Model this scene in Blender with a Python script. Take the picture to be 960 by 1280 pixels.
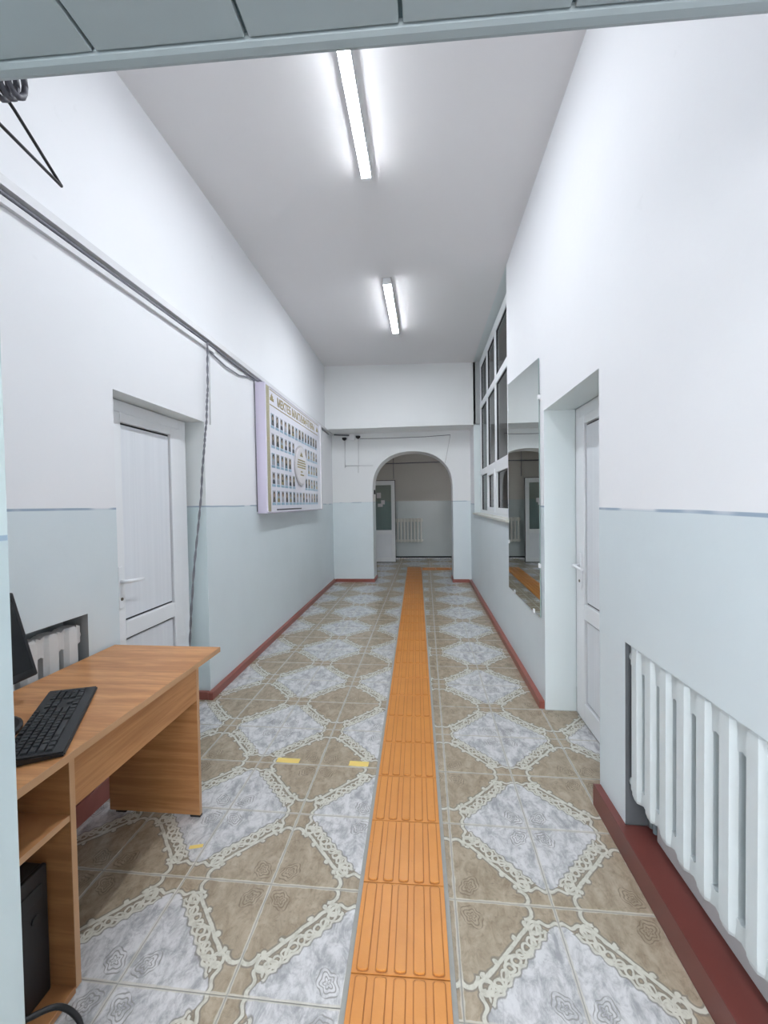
import bpy, bmesh, math, random
from mathutils import Vector, Matrix
random.seed(7)
for o in list(bpy.data.objects): bpy.data.objects.remove(o)
S = bpy.context.scene
C = S.collection
PI = math.pi

# ------------------------------------------------------------------ camera
H = 1.44
FPX, YAW, PITCH, ROLL = 507.574, -0.101306, -0.0228725, -0.0150135
fw = Vector((math.sin(YAW)*math.cos(PITCH), math.cos(YAW)*math.cos(PITCH), math.sin(PITCH)))
r0 = Vector((math.cos(YAW), -math.sin(YAW), 0)); u0 = r0.cross(fw)
rt = math.cos(ROLL)*r0 + math.sin(ROLL)*u0; up = -math.sin(ROLL)*r0 + math.cos(ROLL)*u0
cd = bpy.data.cameras.new('camera'); cam = bpy.data.objects.new('camera', cd); C.objects.link(cam)
cd.sensor_fit = 'HORIZONTAL'; cd.sensor_width = 36; cd.lens = 36*FPX/960; cd.clip_start = 0.02
M = Matrix((( rt.x, up.x, -fw.x, 0), (rt.y, up.y, -fw.y, 0), (rt.z, up.z, -fw.z, H), (0, 0, 0, 1)))
cam.matrix_world = M
S.camera = cam

# ------------------------------------------------------------------ world and exposure
w = bpy.data.worlds.new('world'); S.world = w; w.use_nodes = True
w.node_tree.nodes['Background'].inputs[0].default_value = (0.95, 0.97, 1, 1)
w.node_tree.nodes['Background'].inputs[1].default_value = 2.0
S.view_settings.view_transform = 'Standard'; S.view_settings.look = 'None'
S.view_settings.gamma = 1; S.view_settings.exposure = 2.13
S.view_settings.use_curve_mapping = False
TUBE = 26.0      # radiance of the ceiling light diffusers

# ------------------------------------------------------------------ material helpers
class N:
    """node expression: wraps a float socket"""
    nt = None
    def __init__(s, sock): s.s = sock
    @staticmethod
    def op(kind, *a):
        n = N.nt.nodes.new('ShaderNodeMath'); n.operation = kind
        for i, v in enumerate(a):
            if isinstance(v, N): N.nt.links.new(v.s, n.inputs[i])
            else: n.inputs[i].default_value = v
        return N(n.outputs[0])
    def __add__(s, o): return N.op('ADD', s, o)
    __radd__ = __add__
    def __sub__(s, o): return N.op('SUBTRACT', s, o)
    def __rsub__(s, o): return N.op('SUBTRACT', o, s)
    def __mul__(s, o): return N.op('MULTIPLY', s, o)
    __rmul__ = __mul__
    def __truediv__(s, o): return N.op('DIVIDE', s, o)
    def __neg__(s): return N.op('MULTIPLY', s, -1.0)
def nmin(*a):
    r = a[0]
    for b in a[1:]: r = N.op('MINIMUM', r, b)
    return r
def nmax(*a):
    r = a[0]
    for b in a[1:]: r = N.op('MAXIMUM', r, b)
    return r
def nabs(a): return N.op('ABSOLUTE', a)
def nsin(a): return N.op('SINE', a)
def nlen(a, b): return N.op('SQRT', a*a + b*b)
def step(a, lo, hi):
    n = N.nt.nodes.new('ShaderNodeMapRange'); n.interpolation_type = 'SMOOTHSTEP'
    N.nt.links.new(a.s, n.inputs[0]); n.inputs[1].default_value = lo; n.inputs[2].default_value = hi
    n.inputs[3].default_value = 0; n.inputs[4].default_value = 1
    return N(n.outputs[0])
def mixc(f, a, b):
    n = N.nt.nodes.new('ShaderNodeMix'); n.data_type = 'RGBA'
    if isinstance(f, N): N.nt.links.new(f.s, n.inputs[0])
    else: n.inputs[0].default_value = f
    for v, i in ((a, 6), (b, 7)):
        if isinstance(v, tuple): n.inputs[i].default_value = v + (1,)
        else: N.nt.links.new(v, n.inputs[i])
    return n.outputs[2]
def noise(vec, scale, detail=3, rough=0.55, dist=0.0):
    n = N.nt.nodes.new('ShaderNodeTexNoise'); n.inputs['Scale'].default_value = scale
    n.inputs['Detail'].default_value = detail; n.inputs['Roughness'].default_value = rough
    n.inputs['Distortion'].default_value = dist
    if vec is not None: N.nt.links.new(vec, n.inputs['Vector'])
    return N(n.outputs[0])
def position():
    return N.nt.nodes.new('ShaderNodeNewGeometry').outputs['Position']
def xyz(vec):
    n = N.nt.nodes.new('ShaderNodeSeparateXYZ'); N.nt.links.new(vec, n.inputs[0])
    return N(n.outputs[0]), N(n.outputs[1]), N(n.outputs[2])
def scaled(vec, s):
    n = N.nt.nodes.new('ShaderNodeVectorMath'); n.operation = 'MULTIPLY'
    N.nt.links.new(vec, n.inputs[0]); n.inputs[1].default_value = s
    return n.outputs[0]
def objco():
    return N.nt.nodes.new('ShaderNodeTexCoord').outputs['Object']
def newmat(name, rough=0.5, spec=0.5, metal=0.0, col=(0.8, 0.8, 0.8)):
    m = bpy.data.materials.new(name); m.use_nodes = True; N.nt = m.node_tree
    b = m.node_tree.nodes['Principled BSDF']
    b.inputs['Roughness'].default_value = rough; b.inputs['Metallic'].default_value = metal
    b.inputs['Specular IOR Level'].default_value = spec; b.inputs['Base Color'].default_value = col + (1,)
    return m, b
def setc(b, sock): N.nt.links.new(sock, b.inputs['Base Color'])
def bump(b, h, strength, dist):
    n = N.nt.nodes.new('ShaderNodeBump'); n.inputs['Strength'].default_value = strength; n.inputs['Distance'].default_value = dist
    N.nt.links.new(h.s, n.inputs['Height']); N.nt.links.new(n.outputs[0], b.inputs['Normal'])
def plain(name, col, rough=0.5, var=0.06, scale=9.0, spec=0.5, metal=0.0):
    m, b = newmat(name, rough, spec, metal)
    f = noise(objco(), scale)
    setc(b, mixc(f, tuple(c*(1-var) for c in col), tuple(min(1, c*(1+var)) for c in col)))
    return m
WHITE = (0.855, 0.86, 0.885)
def paint(name, upper, lower, zd, line=(0.26, 0.36, 0.48), rough=0.38):
    """wall paint: white above a hand-drawn line, oil paint below"""
    m, b = newmat(name, rough, 0.4)
    p = position(); x, y, z = xyz(p)
    wob = noise(p, 1.3, 2)*0.02 - 0.01
    d = z - zd + wob
    f = noise(p, 2.2, 4)
    lo = mixc(f, tuple(c*0.95 for c in lower), tuple(c*1.05 for c in lower))
    hi = mixc(f, tuple(c*0.985 for c in upper), tuple(min(1, c*1.015) for c in upper))
    c = mixc(step(d, -0.001, 0.001), lo, hi)
    br = step(noise(p, 2.7, 2), 0.42, 0.5)
    c = mixc(step(nabs(d), 0.0065, 0.004)*(br*0.65 + 0.2), c, line)
    scuff = step(noise(p, 9, 4, 0.6), 0.70, 0.74)*0.25
    c = mixc(scuff, c, tuple(v*0.9 for v in upper))
    rg = step(d, -0.001, 0.001)*0.40 + rough
    N.nt.links.new(rg.s, b.inputs['Roughness'])
    setc(b, c)
    bump(b, noise(p, 26, 4) + noise(p, 4.0, 2)*1.5, 0.06, 0.01)
    return m
DADO = (0.695, 0.770, 0.805)
M_left = paint('paint_left_wall', WHITE, DADO, 1.43)
M_right = paint('paint_right_wall', WHITE, DADO, 1.397)
M_end = paint('paint_end_wall', (0.86, 0.875, 0.88), (0.75, 0.825, 0.855), 1.45)
M_jamb = paint('paint_reveals', (0.80, 0.83, 0.83), (0.66, 0.765, 0.79), 1.43)
M_jamb_r = plain('paint_right_reveals', (0.74, 0.81, 0.82), 0.45, 0.02, 2)
M_pier = paint('paint_pier', (0.58, 0.68, 0.69), (0.50, 0.59, 0.61), 1.385)
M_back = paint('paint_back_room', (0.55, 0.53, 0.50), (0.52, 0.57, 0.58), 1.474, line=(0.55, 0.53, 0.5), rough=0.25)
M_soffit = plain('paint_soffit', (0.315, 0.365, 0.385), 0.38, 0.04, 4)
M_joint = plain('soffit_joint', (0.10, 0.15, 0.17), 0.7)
M_ceil = plain('ceiling_paint', (0.83, 0.82, 0.83), 0.85, 0.01, 2.0, 0.2)
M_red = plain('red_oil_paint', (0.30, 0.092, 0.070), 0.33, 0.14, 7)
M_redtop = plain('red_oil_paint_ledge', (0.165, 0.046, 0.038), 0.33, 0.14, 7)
M_grout = plain('grout', (0.33, 0.33, 0.31), 0.85, 0.12, 30)
M_pvc = plain('white_pvc', (0.86, 0.875, 0.90), 0.28, 0.02, 5)
M_gasket_gap = plain('black_gasket_gap', (0.03, 0.03, 0.035), 0.6)
M_chrome = plain('keyhole_metal', (0.25, 0.22, 0.18), 0.35, metal=0.8)
M_radi = plain('radiator_enamel', (0.66, 0.72, 0.74), 0.40, 0.05, 14)
M_radi_old = plain('radiator_enamel_old', (0.66, 0.67, 0.67), 0.45, 0.08, 14)
M_radi_back = plain('radiator_enamel_dim', (0.72, 0.72, 0.68), 0.45, 0.06, 10)
M_niche_shade = plain('niche_wall_shade', (0.11, 0.12, 0.13), 0.8, 0.12, 9)  # shade behind the radiator sections put into a dark wall colour
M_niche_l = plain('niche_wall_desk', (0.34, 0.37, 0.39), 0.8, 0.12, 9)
M_black = plain('black_plastic', (0.012, 0.012, 0.014), 0.42, 0.2, 20)
M_key = plain('key_plastic', (0.016, 0.017, 0.020), 0.38, 0.15, 20)
M_screen = plain('monitor_glass', (0.008, 0.009, 0.010), 0.10, 0.0)
M_dark = plain('case_metal', (0.016, 0.018, 0.020), 0.5, 0.2, 8)
M_trunk = plain('cable_trunking', (0.70, 0.70, 0.72), 0.45, 0.04, 9)
M_wire = plain('grey_cable', (0.20, 0.20, 0.23), 0.5, 0.3, 60)
M_wire2 = plain('light_cable', (0.66, 0.67, 0.68), 0.5, 0.1)
M_tape = plain('yellow_tape', (0.78, 0.58, 0.16), 0.5, 0.08, 15)
M_steel = plain('steel', (0.5, 0.5, 0.52), 0.3, 0.05, metal=0.9)
M_hanger = plain('black_hanger_wire', (0.015, 0.015, 0.018), 0.35)
M_rack = plain('grey_rack_plastic', (0.09, 0.09, 0.11), 0.5)

def woodmat(name, stretch, k=1.0):
    m, b = newmat(name, 0.34, 0.35)
    p = objco()
    a = noise(scaled(p, stretch), 1.6, 4, 0.6, 0.6)
    g = noise(scaled(p, tuple(s*4 for s in stretch)), 2.2, 3, 0.6)
    c = mixc(step(a, 0.32, 0.70), (0.40*k, 0.178*k, 0.068*k), (0.55*k, 0.272*k, 0.115*k))
    c = mixc(step(g, 0.45, 0.75)*0.35, c, (0.31, 0.14, 0.058))
    setc(b, c)
    return m
M_woodtop = woodmat('wood_laminate_top', (1.3, 16.0, 16.0), 1.22)  # lighter copy of the panel wood, reflected light put into the colour
M_woodv = woodmat('wood_laminate_panel', (1.2, 1.2, 20.0), 0.9)
M_woodedge = plain('wood_edge_band', (0.50, 0.29, 0.155), 0.4, 0.08, 12)

# ceramic tiles: medallion pattern over 2x2 tiles, laid out on the tile grid of the floor
PX, PY, X0, Y0 = 0.344, 0.350, -0.9427, 2.155
def tilemat():
    m, b = newmat('ceramic_floor_tile', 0.22, 0.5)
    p = position(); x, y, z = xyz(p)
    uu = (x - X0)/PX; vv = (y - Y0)/PY
    a = N.op('PINGPONG', uu, 1.0); bb = N.op('PINGPONG', vv + 1.0, 1.0)
    w1 = (noise(p, 22, 2) - 0.5)*0.10; w2 = (noise(scaled(p, (1, 1, 1)), 31, 2) - 0.5)*0.07
    t = (a - bb)*0.7071 + w2; n = (a + bb)*0.7071 + w1*0.35
    lo = nmin(a, bb) + w2*0.3; hi = nmax(a, bb) + w1*0.3
    at = nabs(t)
    d1 = nmax(nabs(n - 0.775) - 0.018, at - 0.36)
    wv = nsin(t*15.0 + 0.8)*0.058
    d2 = nmax(nabs(n - 0.690 - wv)*0.8 - 0.013, at - 0.42)
    cell = N.op('PINGPONG', t + 0.03, 0.085)
    d3 = nmax(nabs(nlen(cell - 0.04, n - 0.682) - 0.036) - 0.011, at - 0.43)
    d4 = nmax(nabs(nlen(lo - 0.325, hi - 0.935) - 0.085) - 0.018, lo - 0.33)
    d5 = nmax(nabs(hi - 0.822 - nsin(lo*42.0)*0.016) - 0.017, lo - 0.24)
    d6 = nabs(nlen(lo - 0.25, hi - 0.785) - 0.055) - 0.016
    d7 = nlen(at - 0.15, n - 0.806) - 0.026
    d8 = nlen(at - 0.33, n - 0.812) - 0.024
    d9 = nmax(nabs(n - 0.625 - nsin(t*55.0)*0.012) - 0.013, at - 0.44)
    d10 = nmax(nabs((n - 0.70) - (at - 0.30)*1.6) - 0.018, nabs(n - 0.70) - 0.07)
    d = nmin(d1, d2, d3, d4, d5, d6, d7, d8, d9, d10)
    cream = step(d, 0.004, -0.004); outl = step(d, 0.022, 0.008)
    marble = step(nmax(n - 0.622, hi - 0.815), 0.004, -0.004)
    n1 = noise(scaled(p, (1.0, 0.6, 1.0)), 21, 8, 0.72, 0.5)
    n2 = noise(p, 48, 4, 0.6, 0.5)
    mc = mixc(step(n1, 0.33, 0.62), (0.33, 0.33, 0.338), (0.645, 0.64, 0.642))
    mc = mixc(step(n2, 0.50, 0.72)*0.50, mc, (0.31, 0.31, 0.325))
    bc = mixc(step(n1, 0.28, 0.72), (0.27, 0.215, 0.150), (0.45, 0.375, 0.280))
    bc = mixc(step(n2, 0.52, 0.75)*0.55, bc, (0.21, 0.165, 0.115))
    c = mixc(marble, bc, mc)
    # rosettes on the four corners of both field centres
    for (p1, p2, col, k) in ((a, bb, (0.27, 0.26, 0.25), 0.85), (1.0 - a, 1.0 - bb, (0.17, 0.13, 0.09), 0.65)):
        dx = p1 - 0.16 + w1*0.3; dy = p2 - 0.16 + w2*0.4
        al = (dx + dy)*0.7071; ac = (dx - dy)*0.7071
        r = nlen(al*0.85, ac*1.25)
        ang = N.op('ARCTAN2', ac, al)
        ring = nabs(nsin(r*88.0 + nsin(ang*5.0)*1.0))
        f = step(ring, 0.75, 0.25)*step(r, 0.122, 0.108)
        c = mixc(f*k, c, col)
    c = mixc(outl*0.70, c, (0.20, 0.185, 0.16))
    cc = mixc(step(n2, 0.4, 0.7), (0.60, 0.585, 0.51), (0.47, 0.45, 0.38))
    c = mixc(cream, c, cc)
    e = nmin(lo, 1.0 - hi, 1.0 - lo, hi)
    c = mixc(step(e, 0.022, 0.014)*0.7, c, (0.56, 0.53, 0.46))
    setc(b, c)
    bump(b, cream*0.6 + n2*0.4, 0.10, 0.002)
    return m
M_tile = tilemat()
def tactmat():
    m, b = newmat('orange_tactile', 0.36, 0.4)
    p = position()
    f = noise(p, 6, 4, 0.6); g = noise(p, 75, 3, 0.6)
    c = mixc(f, (0.55, 0.210, 0.042), (0.70, 0.295, 0.066))
    c = mixc(step(g, 0.70, 0.78)*0.6, c, (0.16, 0.06, 0.02))
    setc(b, c); bump(b, g, 0.15, 0.003)
    return m
M_tact = tactmat()
def emis(name, col, s):
    m, b = newmat(name, 0.5)
    b.inputs['Emission Color'].default_value = col + (1,); b.inputs['Emission Strength'].default_value = s
    return m
M_tube = emis('light_diffuser', (0.90, 0.95, 1.0), TUBE)
def glassmat(name, tint, k):
    m = bpy.data.materials.new(name); m.use_nodes = True; nt = m.node_tree; nt.nodes.clear()
    o = nt.nodes.new('ShaderNodeOutputMaterial'); mx = nt.nodes.new('ShaderNodeMixShader')
    tr = nt.nodes.new('ShaderNodeBsdfTransparent'); tr.inputs[0].default_value = tint + (1,)
    gl = nt.nodes.new('ShaderNodeBsdfGlossy'); gl.inputs['Roughness'].default_value = 0.03
    lw = nt.nodes.new('ShaderNodeFresnel'); lw.inputs[0].default_value = k
    nt.links.new(lw.outputs[0], mx.inputs[0]); nt.links.new(tr.outputs[0], mx.inputs[1]); nt.links.new(gl.outputs[0], mx.inputs[2])
    nt.links.new(mx.outputs[0], o.inputs[0])
    return m
M_glass = glassmat('window_glass', (0.80, 0.86, 0.85), 1.55)
M_mirror, _b = newmat('mirror_silver', 0.0, 0.5, 1.0, (0.80, 0.84, 0.83))
M_mirror_edge = plain('mirror_edge', (0.35, 0.45, 0.43), 0.2)
def ribmat():
    m, b = newmat('ribbed_pvc_panel', 0.3)
    p = objco(); x, y, z = xyz(p)
    s = noise(scaled(p, (1, 14, 0.25)), 3.0, 3)
    setc(b, mixc(s, (0.74, 0.765, 0.81), (0.86, 0.88, 0.92)))
    return m
M_rib = ribmat()

# ------------------------------------------------------------------ mesh helpers
def mesh(name, bm, mats, parent=None, smooth=False):
    me = bpy.data.meshes.new(name); bm.to_mesh(me); bm.free()
    for m in (mats if isinstance(mats, (list, tuple)) else [mats]): me.materials.append(m)
    if smooth:
        for f in me.polygons: f.use_smooth = True
    o = bpy.data.objects.new(name, me); C.objects.link(o)
    if parent: o.parent = parent
    return o
def inst(name, me, parent, loc=(0, 0, 0), scale=(1, 1, 1), rot=(0, 0, 0)):
    o = bpy.data.objects.new(name, me); C.objects.link(o); o.parent = parent
    o.location = loc; o.scale = scale; o.rotation_euler = rot
    return o
def empty(name, loc=(0, 0, 0), rz=0.0):
    o = bpy.data.objects.new(name, None); C.objects.link(o); o.location = loc; o.rotation_euler = (0, 0, rz)
    o.empty_display_size = 0.1
    return o
def tag(o, label=None, cat=None, group=None, kind=None):
    if label: o['label'] = label
    if cat: o['category'] = cat
    if group: o['group'] = group
    if kind: o['kind'] = kind
    return o
def struct(o, label): return tag(o, label, None, None, 'structure')
def box(bm, x0, x1, y0, y1, z0, z1, mi=0, bev=0.0):
    vs = [bm.verts.new((x, y, z)) for x in (x0, x1) for y in (y0, y1) for z in (z0, z1)]
    fs = []
    for q in ((0, 1, 3, 2), (4, 6, 7, 5), (0, 4, 5, 1), (2, 3, 7, 6), (0, 2, 6, 4), (1, 5, 7, 3)):
        f = bm.faces.new([vs[i] for i in q]); f.material_index = mi; fs.append(f)
    if bev > 0:
        es = list({e for f in fs for e in f.edges})
        r = bmesh.ops.bevel(bm, geom=es, offset=bev, segments=2, profile=0.5, affect='EDGES')
        for f in r['faces']: f.material_index = mi
    return vs
def B(*a, **k):
    bm = bmesh.new(); box(bm, *a, **k); return bm
def boxes(*l):
    bm = bmesh.new()
    for a in l: box(bm, *a)
    return bm
def quad(bm, pts, mi=0):
    f = bm.faces.new([bm.verts.new(p) for p in pts]); f.material_index = mi; return f
def tube(bm, pts, r, n=8, mi=0, caps=True):
    pts = [Vector(p) for p in pts]; rings = []
    for i, p in enumerate(pts):
        d = (pts[min(i+1, len(pts)-1)] - pts[max(i-1, 0)]).normalized()
        ref = Vector((0, 0, 1)) if abs(d.z) < 0.9 else Vector((1, 0, 0))
        a = d.cross(ref).normalized(); b = d.cross(a).normalized()
        rr = r[i] if isinstance(r, (list, tuple)) else r
        rings.append([bm.verts.new(p + (a*math.cos(2*PI*k/n) + b*math.sin(2*PI*k/n))*rr) for k in range(n)])
    for i in range(len(rings)-1):
        for k in range(n):
            f = bm.faces.new([rings[i][k], rings[i][(k+1) % n], rings[i+1][(k+1) % n], rings[i+1][k]]); f.material_index = mi; f.smooth = True
    if caps:
        bm.faces.new(list(reversed(rings[0]))).material_index = mi; bm.faces.new(rings[-1]).material_index = mi
def prism(bm, poly, z0, z1, inset=0.0, mi=0):
    """polygon (xy) extruded in z with a small chamfer on top"""
    n = len(poly); cx = sum(p[0] for p in poly)/n; cy = sum(p[1] for p in poly)/n
    def ins(p):
        v = Vector((cx - p[0], cy - p[1])); L = v.length
        v = v*(min(0.4, inset*1.4/L) if L > 1e-6 else 0); return (p[0]+v.x, p[1]+v.y)
    a = [bm.verts.new((p[0], p[1], z0)) for p in poly]
    b = [bm.verts.new((p[0], p[1], z1 - (inset*0.5 if inset else 0))) for p in poly]
    rows = [a, b]
    if inset: rows.append([bm.verts.new(ins(p) + (z1,)) for p in poly])
    for q, r in zip(rows, rows[1:]):
        for i in range(n): bm.faces.new([q[i], q[(i+1) % n], r[(i+1) % n], r[i]]).material_index = mi
    bm.faces.new(rows[-1]).material_index = mi
    bm.faces.new(list(reversed(a))).material_index = mi

# ------------------------------------------------------------------ the room: dimensions
XR = 0.805
def xl(y): return -1.615 if y <= 2.86 else -1.615 - 0.070*(y - 2.86)/4.46
YH, YE, YB = 6.80, 7.32, 10.45
def zc(x): return 3.765 - 0.055*(x + 1.65)/2.45      # slightly sloping ceiling
ZL = 2.70

def wall_panel(name, label, P, y0, y1, z0, z1, holes, mats, ycuts=()):
    """wall face with recessed openings; P(y, z, depth) gives the point. hole: ya,yb,za,zb,depth,back"""
    bm = bmesh.new()
    ys = sorted({y0, y1, *ycuts, *[h[0] for h in holes], *[h[1] for h in holes]})
    zs = sorted({z0, z1, *[h[2] for h in holes], *[h[3] for h in holes]})
    for a, b in zip(ys, ys[1:]):
        for c, d in zip(zs, zs[1:]):
            ym, zm = (a+b)/2, (c+d)/2
            if any(h[0] < ym < h[1] and h[2] < zm < h[3] for h in holes): continue
            quad(bm, [P(a, c, 0), P(b, c, 0), P(b, d, 0), P(a, d, 0)], 0)
    for ya, yb, za, zb, dp, back in holes:
        rm = 2 if back else 1
        for y in (ya, yb): quad(bm, [P(y, za, 0), P(y, za, dp), P(y, zb, dp), P(y, zb, 0)], rm)
        for z in (za, zb):
            if z > 0.01: quad(bm, [P(ya, z, 0), P(yb, z, 0), P(yb, z, dp), P(ya, z, dp)], rm)
        if back: quad(bm, [P(ya, za, dp), P(yb, za, dp), P(yb, zb, dp), P(ya, zb, dp)], 2)
    # outer skin so that the wall has thickness
    dmax = 0.34
    quad(bm, [P(y0, z0, dmax), P(y1, z0, dmax), P(y1, z1, dmax), P(y0, z1, dmax)], 1)
    bmesh.ops.remove_doubles(bm, verts=bm.verts, dist=1e-5)
    return struct(mesh(name, bm, mats), label)

DLX, DRX = -0.17, 0.205      # depth of the door planes behind the wall faces
wall_panel('wall_left', 'white plaster wall with blue-grey lower half and cable trunking',
           lambda y, z, d: (xl(y) - d, y, min(z, zc(xl(y)))), 0.40, YE, 0, 3.80,
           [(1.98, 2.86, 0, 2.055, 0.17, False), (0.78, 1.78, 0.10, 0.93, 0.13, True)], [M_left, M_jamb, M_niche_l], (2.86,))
wall_panel('wall_right', 'white plaster wall with blue-grey lower half, radiator niche and doorway',
           lambda y, z, d: (XR + d, y, min(z, zc(XR + d))), -0.2, YE, 0, 3.80,
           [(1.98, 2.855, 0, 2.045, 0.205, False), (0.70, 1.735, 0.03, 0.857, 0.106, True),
            (4.07, YH, 1.252, 3.80, 0.17, False)], [M_right, M_jamb_r, M_niche_shade])

# end wall: upper bulkhead, then a set-back wall with an arch
AC, AA, ASZ, AB = -0.2275, 0.7175, 1.70, 0.655
def arch_wall():
    bm = bmesh.new(); n = 40
    xs = [AC - AA*math.cos(PI*i/n) for i in range(n+1)]
    za = lambda x: ASZ + AB*max(0, 1 - abs((x-AC)/AA)**2.25)**(1/2.25)
    for y in (YE, YE + 0.43):
        mi = 0 if y == YE else 1
        quad(bm, [(xl(YE), y, 0), (xs[0], y, 0), (xs[0], y, ZL), (xl(YE), y, ZL)], mi)
        quad(bm, [(xs[-1], y, 0), (XR, y, 0), (XR, y, ZL), (xs[-1], y, ZL)], mi)
        for a, b in zip(xs, xs[1:]): quad(bm, [(a, y, za(a)), (b, y, za(b)), (b, y, ZL), (a, y, ZL)], mi)
    for a, b in zip(xs, xs[1:]): quad(bm, [(a, YE, za(a)), (b, YE, za(b)), (b, YE+0.43, za(b)), (a, YE+0.43, za(a))], 0)
    for x in (xs[0], xs[-1]): quad(bm, [(x, YE, 0), (x, YE+0.43, 0), (x, YE+0.43, ASZ), (x, YE, ASZ)], 0)
    bmesh.ops.remove_doubles(bm, verts=bm.verts, dist=1e-5)
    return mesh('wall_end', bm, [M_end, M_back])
struct(arch_wall(), 'end wall with a rounded archway into a dim passage')
bm = bmesh.new(); box(bm, -1.75, 1.15, YH, YE + 0.43, ZL, 3.80)
struct(mesh('wall_bulkhead', bm, M_end), 'white bulkhead spanning the corridor above the archway')

# ceiling
bm = bmesh.new()
quad(bm, [(-1.9, 0.40, zc(-1.9)), (1.15, 0.40, zc(1.15)), (1.15, YH+0.1, zc(1.15)), (-1.9, YH+0.1, zc(-1.9))])
quad(bm, [(-1.9, 0.40, zc(-1.9)+0.1), (1.15, 0.40, zc(1.15)+0.1), (1.15, YH+0.1, zc(1.15)+0.1), (-1.9, YH+0.1, zc(-1.9)+0.1)])
struct(mesh('ceiling', bm, M_ceil), 'plain white ceiling of the tall corridor')

# entrance wall with the opening the camera looks through
SK = 0.036
def yk(x, y): return y + SK*(x + 0.03)
def skew(bm):
    for v in bm.verts: v.co.y = yk(v.co.x, v.co.y)
PXE = -0.783
bm = bmesh.new()
box(bm, -2.3, PXE, 0.36, 0.715, 0, 2.235, 0)
box(bm, -2.3, 0.815, 0.36, 0.722, 2.26, 3.80, 1)
skew(bm)
wn = struct(mesh('wall_near', bm, [M_pier, M_left]), 'pale aqua pier and header of the opening in the foreground')
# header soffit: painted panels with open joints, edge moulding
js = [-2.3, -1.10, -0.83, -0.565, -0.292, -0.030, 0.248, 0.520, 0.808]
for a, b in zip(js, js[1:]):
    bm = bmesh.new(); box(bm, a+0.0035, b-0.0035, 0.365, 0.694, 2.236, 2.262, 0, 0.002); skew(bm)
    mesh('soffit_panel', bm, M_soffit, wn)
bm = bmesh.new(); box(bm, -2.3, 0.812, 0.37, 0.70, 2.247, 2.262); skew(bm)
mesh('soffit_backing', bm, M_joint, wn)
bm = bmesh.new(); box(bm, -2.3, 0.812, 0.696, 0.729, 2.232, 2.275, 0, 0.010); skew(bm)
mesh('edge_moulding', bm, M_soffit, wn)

# lobby behind the camera
bm = bmesh.new()
quad(bm, [(-2.3, -3.2, 0), (-2.3, 0.4, 0), (-2.3, 0.4, 2.9), (-2.3, -3.2, 2.9)])
for (xa, xb_, za, zb) in ((-2.3, -1.5, 0, 2.9), (1.5, 2.3, 0, 2.9), (-1.5, 1.5, 0, 0.6), (-1.5, 1.5, 2.5, 2.9)):      # unseen entrance opening, added so sky light fills from behind
    quad(bm, [(xa, -3.2, za), (xb_, -3.2, za), (xb_, -3.2, zb), (xa, -3.2, zb)])
quad(bm, [(2.3, -3.2, 0), (2.3, 0.0, 0), (2.3, 0.0, 2.9), (2.3, -3.2, 2.9)])
quad(bm, [(2.3, -0.2, 0), (XR, -0.2, 0), (XR, -0.2, 2.9), (2.3, -0.2, 2.9)])
struct(mesh('wall_lobby', bm, M_left), 'white and blue-grey walls of the lobby before the corridor')
bm = bmesh.new(); quad(bm, [(-2.3, -3.2, 2.9), (2.3, -3.2, 2.9), (2.3, 0.4, 2.9), (-2.3, 0.4, 2.9)])
struct(mesh('ceiling_lobby', bm, M_ceil), 'white ceiling of the lobby before the corridor')

# passage beyond the arch
bm = bmesh.new(); y1 = YE + 0.43
quad(bm, [(-1.35, YB, 0), (3.2, YB, 0), (3.2, YB, 3.0), (-1.35, YB, 3.0)])
for (ya, yb, za, zb) in ((y1, 8.8, 0, 3.0), (9.6, YB, 0, 3.0), (8.8, 9.6, 0, 1.0), (8.8, 9.6, 1.85, 3.0)):      # added opening out of view, lets sky light into the passage
    quad(bm, [(3.2, ya, za), (3.2, yb, za), (3.2, yb, zb), (3.2, ya, zb)])
quad(bm, [(-1.35, y1, 0), (-1.35, YB, 0), (-1.35, YB, 3.0), (-1.35, y1, 3.0)])
quad(bm, [(XR, y1, 0), (3.2, y1, 0), (3.2, y1, 3.0), (XR, y1, 3.0)])
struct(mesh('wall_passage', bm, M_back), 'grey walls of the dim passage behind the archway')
bm = bmesh.new(); quad(bm, [(-1.75, y1-0.43, 3.0), (3.2, y1-0.43, 3.0), (3.2, YB, 3.0), (-1.75, YB, 3.0)])
struct(mesh('ceiling_passage', bm, M_ceil), 'ceiling of the dim passage behind the archway')
bm = B(-1.35, 3.2, YB-0.012, YB, 0, 0.05); struct(mesh('baseboard_passage', bm, plain('dark_base', (0.04, 0.045, 0.05), 0.9, spec=0.1)), 'thin dark baseboard of the dim passage')

# room behind the corridor windows
M_side = plain('side_room_wall', (0.50, 0.53, 0.53), 0.7, 0.03, 2)
bm = bmesh.new(); xa, xb2, ya, yb = XR + 0.34, 3.4, 3.6, 7.6
for (y_, y__, za, zb) in ((ya, 4.0, 0, 3.8), (7.0, yb, 0, 3.8), (4.0, 7.0, 0, 0.8), (4.0, 7.0, 2.9, 3.8)):      # unseen opening added to brighten this room with sky light
    quad(bm, [(xb2, y_, za), (xb2, y__, za), (xb2, y__, zb), (xb2, y_, zb)])
quad(bm, [(xa, ya, 0), (xb2, ya, 0), (xb2, ya, 3.8), (xa, ya, 3.8)])
quad(bm, [(xa, yb, 0), (xb2, yb, 0), (xb2, yb, 3.8), (xa, yb, 3.8)])
quad(bm, [(xa, ya, 3.8), (xb2, ya, 3.8), (xb2, yb, 3.8), (xa, yb, 3.8)])
quad(bm, [(xa, ya, 0), (xb2, ya, 0), (xb2, yb, 0), (xa, yb, 0)])
struct(mesh('wall_side_room', bm, M_side), 'grey room seen through the tall interior windows')

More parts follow.
